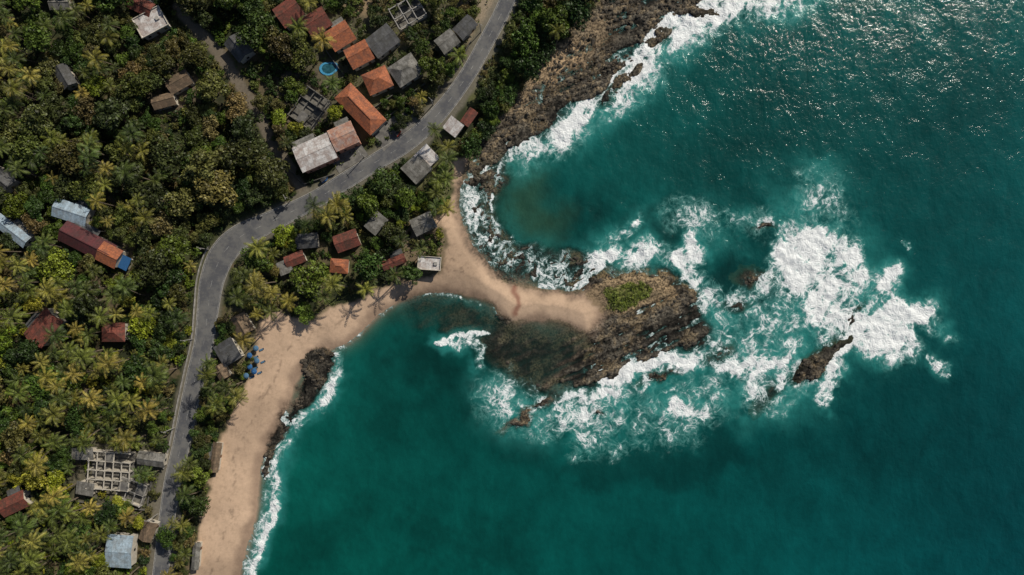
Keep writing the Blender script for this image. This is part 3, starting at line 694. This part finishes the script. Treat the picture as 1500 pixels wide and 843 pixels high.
for (p0,a0),(p1,a1) in zip(poles[:-1],poles[1:]):
    for off in (-.8,0,.8):
        A0=p0+np.array([-math.sin(a0),math.cos(a0)])*off; A1=p1+np.array([-math.sin(a1),math.cos(a1)])*off; o_=len(V)
        for k in range(9):
            u=k/8; q=A0*(1-u)+A1*u; zz=RZ+7.8-1.0*4*u*(1-u)
            V+=[(q[0],q[1],zz),(q[0]+.02,q[1]+.02,zz),(q[0],q[1],zz+.03)]
        for k in range(8):
            for e in range(3): F.append((o_+k*3+e,o_+k*3+(e+1)%3,o_+k*3+3+(e+1)%3,o_+k*3+3+e))
add('power_lines',mesh_np('power_lines',V,F,[simple('cable',(.03,.03,.03),(.04,.04,.04))]))
# ================================================================ VEGETATION
def leafmat(name):
    t=NT(name); oc=t.n('ObjectInfo').outputs['Color']; g=t.n('NewGeometry'); n=t.noise(g.outputs['Position'],.5,2,.6)
    vv=t.math('ADD',t.math('MULTIPLY',g.outputs['Random Per Island'],.9),t.math('MULTIPLY',t.ss(n.outputs['Fac'],.35,.65),1.0))
    vv=t.math('ADD',t.math('MULTIPLY',vv,1.05),.12)
    c=t.mix(1.0,oc,t.n('CombineXYZ',{0:vv,1:vv,2:t.math('MULTIPLY',vv,.85)}).outputs[0],'MULTIPLY')
    return t.fin(t.n('BsdfPrincipled',{'Base Color':c,'Roughness':.5,'Specular IOR Level':.25}).outputs[0])
M_leaf=leafmat('broadleaf_foliage'); M_palm=leafmat('palm_foliage')
M_bark=simple('bark',(.12,.09,.065),(.18,.145,.11),2,.9)
def tube(V,F,pts,rad,n=6):
    o=len(V); pts=[np.array(p,float) for p in pts]
    for i,p in enumerate(pts):
        d=pts[min(i+1,len(pts)-1)]-pts[max(i-1,0)]; d/=np.linalg.norm(d)+1e-9
        u=np.cross(d,[0.31,.95,.05]); u/=np.linalg.norm(u); w=np.cross(d,u)
        for k in range(n):
            a=2*math.pi*k/n; V.append(p+rad[i]*(math.cos(a)*u+math.sin(a)*w))
    for i in range(len(pts)-1):
        for k in range(n): F.append((o+i*n+k,o+i*n+(k+1)%n,o+(i+1)*n+(k+1)%n,o+(i+1)*n+k))
def leafquads(c,nrm,size,r,asp=.6):
    n=len(c); nrm=nrm/np.linalg.norm(nrm,axis=1)[:,None]; a=r.normal(size=(n,3)); u=np.cross(nrm,a); u/=np.linalg.norm(u,axis=1)[:,None]; w=np.cross(nrm,u)
    s=size[:,None]; return np.stack([c+u*s,c+w*s*asp,c-u*s,c-w*s*asp],1).reshape(-1,3)
def broadleaf(seed,R,Hh,nl,m,leaf=.36,flat=.7):
    r=np.random.default_rng(seed); V=[];F=[]
    lob=[]; el=.75+.5*r.random()
    for i in range(nl):
        a=i*2.4+r.random()*1.2; rr=R*math.sqrt((i+.4)/nl)*.85*(.65+.55*r.random()); lob.append((math.cos(a)*rr*el,math.sin(a)*rr/el,Hh*(.46+.54*math.sqrt(max(0,1-(rr/R)**2))*(.55+.55*r.random())),R*(.16+.2*r.random())))
    tube(V,F,[(0,0,-.5),(.1,.05,Hh*.3),(.2,-.1,Hh*.6)],[.32,.25,.16])
    for l in lob[::max(1,nl//6)]: tube(V,F,[(.1,.05,Hh*.35),(l[0]*.5,l[1]*.5,Hh*.5),(l[0],l[1],l[2]-l[3]*.3)],[.14,.09,.04],5)
    nb=len(F); V=np.array(V); Q=[]
    for (x,y,z,lr) in lob:
        mm=int(m*(lr/(R*.28))**2); d=r.normal(size=(mm,3)); d[:,2]=np.abs(d[:,2])*1.0-.2; d/=np.linalg.norm(d,axis=1)[:,None]
        rad=lr*(.6+.55*r.random((mm,1))**.6); c=np.array([x,y,z])+d*rad*np.array([1.05,1.05,flat])
        Q.append(leafquads(c,d+r.normal(size=(mm,3))*.6,leaf*(.6+.8*r.random(mm)),r,.62))
    Q=np.vstack(Q); o=len(V); FQ=np.arange(len(Q)).reshape(-1,4)+o
    return mesh_np('broadleaf_tree',np.vstack([V,Q]),np.vstack([np.array(F),FQ]),[M_bark,M_leaf],np.r_[np.zeros(nb),np.ones(len(FQ))])
def palm(seed,Hh,FL,nf=22):
    r=np.random.default_rng(seed); V=[];F=[]; lx,ly=r.normal()*.9,r.normal()*.9
    tube(V,F,[(0,0,-.5),(lx*.15,ly*.15,Hh*.35),(lx*.5,ly*.5,Hh*.7),(lx,ly,Hh)],[.26,.18,.15,.14]); nb=len(F); top=np.array([lx,ly,Hh]); LV=[]
    for i in range(nf):
        az=i*2.399+r.normal()*.2; el=math.radians(66-84*(i/nf)+r.normal()*6); L=FL*(.75+.35*r.random()); n=12; p=top.copy(); d=np.array([math.cos(az),math.sin(az),0]); side=np.array([-math.sin(az),math.cos(az),0])
        st=L/n; e=el; bend=math.radians(80+20*r.random())/n
        for k in range(n):
            t_=d*math.cos(e)+np.array([0,0,1])*math.sin(e); q=p+t_*st; e-=bend*(.5+k/n)
            LV+=[p+side*.05,q+side*.04,q-side*.04,p-side*.05]
            if k>=1:
                wl=.80*math.sin(math.pi*min(1,(k+1.2)/(n+1.6)))**.6*(FL/4)
                for sg in (1,-1):
                    tip=p+side*sg*wl*.75+t_*.65*wl+np.array([0,0,-1])*wl*(.25+.3*r.random())
                    b1=q-t_*st*.35; LV+=[p,b1,tip+t_*.05,tip]
            p=q
    LV=np.array(LV); o=len(V); FQ=np.arange(len(LV)).reshape(-1,4)+o
    return mesh_np('palm_tree',np.vstack([np.array(V),LV]),np.vstack([np.array(F),FQ]),[M_bark,M_palm],np.r_[np.zeros(nb),np.ones(len(FQ))])
BT=[broadleaf(1,5,8.5,24,100),broadleaf(2,5,8,20,110,.36),broadleaf(3,5,7.5,28,85,.34),broadleaf(4,5,9.5,17,130,.38),broadleaf(5,5,7,30,80,.32,.8),broadleaf(6,5,8.5,14,115,.36)]
PT=[palm(11,10,4.5,20),palm(12,8.5,4.2,17),palm(13,11.5,4.7,21),palm(14,7,3.9,15),palm(15,9.5,4.3,18),palm(16,12.5,4.4,16)]
SH=[broadleaf(21,2,1.8,9,50,.26),broadleaf(22,2,1.5,12,40,.24)]
for s_ in SH: s_.name='shrub'
def blocked(x,y,mg=0.0,k=1.0):
    x*=k; y*=k
    for (cx,cy,l,w,a) in KEEP:
        dx,dy=x-cx,y-cy
        if abs(dx)>18 or abs(dy)>18: continue
        c,s=math.cos(a),math.sin(a); u=abs(dx*c+dy*s)-l; v=abs(-dx*s+dy*c)-w
        if max(u,v)<mg: return True
    return False
rp=road_pts
def rdist(x,y):
    d=np.hypot(rp[:,0]-x,rp[:,1]-y); i=int(d.argmin()); return d[i]-hw[i]
def lanedist(x,y): return float(np.hypot(lane[:,0]-x,lane[:,1]-y).min())
def Lf(x,y):
    i=int(np.clip(np.searchsorted(xs,x)-1,0,NX-2)); j=int(np.clip(np.searchsorted(ys,y)-1,0,NY-2)); return dL[j,i],dS[j,i]
PAL={'olive':[(.070,.076,.022),(.050,.060,.019),(.098,.090,.030),(.036,.048,.016),(.11,.088,.038),(.076,.088,.021)],
'green':[(.034,.060,.014),(.048,.080,.014),(.072,.106,.017),(.026,.046,.013)],
'bright':[(.15,.175,.016),(.105,.14,.016),(.175,.175,.022)],
'palm':[(.115,.120,.024),(.155,.142,.028),(.070,.088,.020),(.090,.105,.020),(.19,.16,.038),(.046,.064,.016),(.058,.080,.019)]}
TX=[];TY=[];TR=[]
def jit(c): k=.65+.65*rng.random(); return (c[0]*k*(.88+.24*rng.random()),c[1]*k,c[2]*k,1)
def put(kind,x,y,scale,pal):
    z=zat(x,y)
    if kind=='palm': me=PT[rng.integers(len(PT))]; nm='palm_tree'
    elif kind=='tree': me=BT[rng.integers(len(BT))]; nm='broadleaf_tree'
    else: me=SH[rng.integers(2)]; nm='shrub'
    o=add(nm,me,None,(x,y,z),(rng.normal()*.04,rng.normal()*.04,rng.random()*6.28),(scale*(.9+.2*rng.random()),scale*(.9+.2*rng.random()),scale*(.8+.4*rng.random())))
    c=PAL[pal][rng.integers(len(PAL[pal]))]; o.color=jit(c)
def scatter(poly,tries,sp,palmp,pals,smin,smax,gap=0.0,shrub=0.0,road_m=1.0,sandok=-1.5):
    q=np.array(PL(poly,9)); x0,y0=q.min(0);x1,y1=q.max(0)
    for _ in range(tries):
        x=rng.uniform(x0,x1);y=rng.uniform(y0,y1)
        if not inside(np.array([x]),np.array([y]),q)[0]: continue
        pp=palmp
        if 0<palmp<1: pp=np.clip(palmp+(fbm(np.array([x]),np.array([y]),22,2,123)[0]-.5)*2.2,0,.95)
        kd='palm' if rng.random()<pp else ('shrub' if rng.random()<shrub else 'tree')
        s=smin+(smax-smin)*rng.random()**1.6; R=5*s if kd=='tree' else (3.4 if kd=='palm' else 2*s)
        mg=R*.62 if kd=='tree' else (2.2 if kd=='palm' else 1.2)
        bg_=R*.80 if kd=='tree' else (3.0 if kd=='palm' else 1.3)
        rm_=road_m+ (R*.5 if kd=='tree' else (1.2 if kd=='palm' else R*.8))
        if rdist(x,y)<rm_ or blocked(x,y,bg_,1.0 if kd=='shrub' else 1.018) or lanedist(x,y)<mg*.9+1.8: continue
        l,sn_=Lf(x,y)
        if l<3 or sn_>sandok: continue
        if gap and fbm(np.array([x]),np.array([y]),16,3,77)[0]<gap: continue
        if TX:
            d=np.hypot(np.array(TX)-x,np.array(TY)-y)
            if (d<sp*(np.array(TR)+R)*(.8+.35*rng.random())).any(): continue
        TX.append(x);TY.append(y);TR.append(R)
        pal='palm' if kd=='palm' else pals[rng.integers(len(pals))]
        put(kd,x,y,s if kd!='palm' else rng.uniform(.68,1.15),pal)
for (a,b,s,pal) in [(135,128,.95,'bright'),(436,74,1.15,'olive'),(82,392,1.25,'bright'),(376,378,1.1,'green'),(410,345,.8,'bright'),(455,408,1.3,'green'),(542,388,1.1,'green'),(560,268,1.0,'green'),(498,300,.9,'green'),(525,285,.8,'green'),(690,212,.85,'green'),(22,300,.9,'bright'),(62,400,.8,'bright'),(350,232,1.3,'olive'),(60,180,1.4,'olive'),(440,460,.75,'green'),(600,400,.7,'green'),(360,190,1.1,'olive'),(632,95,.9,'green'),(770,55,1.1,'green'),(810,30,1.2,'green'),(850,12,1.1,'green'),(775,95,1.0,'green'),(745,135,.8,'green'),(720,155,.7,'green'),(712,185,.7,'green'),(800,70,.8,'green'),(290,740,.9,'green'),(290,700,.8,'green'),(270,740,.7,'green'),(75,710,.9,'bright'),(240,790,.8,'green'),(430,185,.6,'bright'),(405,170,.7,'bright'),(490,165,.6,'bright'),(675,75,.5,'bright'),(110,230,1.4,'olive'),(190,260,1.3,'olive'),(250,230,1.4,'olive'),(170,170,1.3,'olive'),(310,130,1.1,'olive'),(395,255,1.2,'olive'),(270,300,1.2,'olive'),(60,60,1.2,'green'),(120,620,1.2,'green'),(60,560,1.2,'green'),(200,540,1.0,'green'),(140,440,1.1,'olive'),(240,470,.9,'green'),(30,640,1.1,'olive'),(110,790,1.1,'green')]:
    x,y=P(a,b,10); TX.append(x);TY.append(y);TR.append(5*s); put('tree',x,y,s,pal)
for (a,b) in [(660,238),(652,262),(400,432),(378,372),(640,282),(655,300),(630,305),(676,78),(312,548),(325,580),(302,568),(310,600),(340,565),(345,585),(620,362),(400,458),(375,445),(355,440),(545,410),(470,440),(500,420),(590,350),(425,440),(368,495)]:
    x,y=P(a,b,12); TX.append(x);TY.append(y);TR.append(3.0); put('palm',x,y,rng.uniform(.85,1.1),'palm')
NW=[(-60,-60),(400,-60),(410,60),(470,200),(440,290),(330,325),(270,400),(-60,400)]
scatter(NW,8000,.55,.12,['olive','olive','olive','green','green'],.5,1.45,.33)
SW=[(-60,370),(300,370),(290,560),(262,660),(235,760),(215,900),(-60,900)]
scatter(SW,8000,.56,.58,['olive','green','bright','green','green'],.45,1.2,.20)
HZ=[(380,-40),(700,-40),(690,70),(600,200),(480,210),(420,150)]
scatter(HZ,2500,.62,.3,['olive','green'],.35,.75,.45)
CV=[(345,350),(440,310),(600,225),(660,190),(665,330),(640,400),(520,440),(440,480),(370,470),(335,440)]
scatter(CV,4500,.55,.22,['green','green','olive','bright'],.35,.95,.38)
ST=[(285,480),(385,440),(385,500),(355,590),(320,640),(300,760),(270,860),(235,880),(265,700)]
scatter(ST,3500,.5,.42,['green','olive'],.25,.6,.0,.0,.5)
NE=[(775,-60),(895,-60),(862,20),(790,80),(742,160),(700,205),(690,240),(668,225),(690,150),(738,100)]
scatter(NE,3500,.5,.03,['green','green','olive'],.35,1.0,.30,.0,1.0)
scatter(NW,4000,.45,.0,['olive','green'],.5,1.2,0,1.0); scatter(SW,3500,.45,.0,['olive','green','bright'],.5,1.2,0,1.0)
scatter(CV,2500,.45,0,['olive','green'],.4,1.0,.25,1.0)
scatter(HZ,2200,.5,0,['olive','green'],.4,1.0,.3,1.0)
scatter(ST,2000,.45,0,['olive','green'],.3,.7,0,1.0,.3)
scatter(NE,1200,.45,0,['olive','green'],.3,.8,0,1.0,.6)
scatter([(700,90),(770,-60),(790,-20),(735,100),(700,150)],500,.5,0,['olive'],.3,.6,.4,1.0,.6)
n=70000; xx=rng.uniform(-200,45,n); yy=rng.uniform(-112,112,n)
ii=np.clip(np.searchsorted(xs,xx)-1,0,NX-1); jj=np.clip(np.searchsorted(ys,yy)-1,0,NY-1)
cl=fbm(xx,yy,7,4,91); ok=(dL[jj,ii]>3.5)&(dS[jj,ii]<-1.2)&(droad[jj,ii]>5.6)&(dlane[jj,ii]>2.4)&(cl>.45)&(rock[jj,ii]<.3)
kk=np.array([not blocked(a,b,.2) if q else False for a,b,q in zip(xx,yy,ok)])
xx,yy,ii,jj,cl=xx[kk],yy[kk],ii[kk],jj[kk],cl[kk]
c=np.stack([xx,yy,Z[jj,ii]+.15+rng.random(len(xx))*.9*(cl-.3)*3],1); nr=rng.normal(size=(len(xx),3))*.5+[0,0,1]
Q=leafquads(c,nr,.22+.3*rng.random(len(xx)),rng,.6)
ug=add('undergrowth',mesh_np('undergrowth',Q,np.arange(len(Q)).reshape(-1,4),[M_leaf])); ug.color=(.060,.072,.018,1)
n=5000; p0=np.array(PL([(870,400),(960,460)])); xx=rng.uniform(p0[0,0],p0[1,0],n); yy=rng.uniform(p0[1,1],p0[0,1],n)
ii=np.searchsorted(xs,xx)-1; jj=np.searchsorted(ys,yy)-1; k=(dg[jj,ii]>-.5)&(n2[jj,ii]>.45); xx,yy,ii,jj=xx[k],yy[k],ii[k],jj[k]
Q=leafquads(np.stack([xx,yy,Z[jj,ii]+.2+rng.random(len(xx))*.4],1),rng.normal(size=(len(xx),3))*.6+[0,0,1],.15+.22*rng.random(len(xx)),rng,.5)
gg=add('headland_grass',mesh_np('headland_grass',Q,np.arange(len(Q)).reshape(-1,4),[M_leaf])); gg.color=(.10,.125,.02,1)
# ================================================================ LIGHT / CAMERA
el=math.radians(40); az=math.radians(42)
sun=bpy.data.lights.new('sun','SUN'); sun.energy=4.2; sun.angle=math.radians(.5); sun.color=(1,.93,.81)
so=bpy.data.objects.new('sun',sun); sc.collection.objects.link(so)
dirv=Vector((math.sin(az)*math.cos(el),math.cos(az)*math.cos(el),math.sin(el)))
so.rotation_euler=dirv.to_track_quat('Z','Y').to_euler(); so.location=(0,0,200)
w=bpy.data.worlds.new('World'); sc.world=w; w.use_nodes=True; nt=w.node_tree
sky=nt.nodes.new('ShaderNodeTexSky'); sky.sky_type='NISHITA'; sky.sun_disc=False; sky.sun_elevation=el; sky.sun_rotation=az
bg=nt.nodes['Background']; nt.links.new(sky.outputs[0],bg.inputs[0]); bg.inputs[1].default_value=.06
cam=bpy.data.cameras.new('camera'); co=bpy.data.objects.new('camera',cam); sc.collection.objects.link(co)
co.location=(0,0,H); cam.sensor_width=36; cam.lens=24; cam.clip_end=12000; sc.camera=co
sc.view_settings.view_transform='Standard'; sc.view_settings.look='None'; sc.view_settings.exposure=0
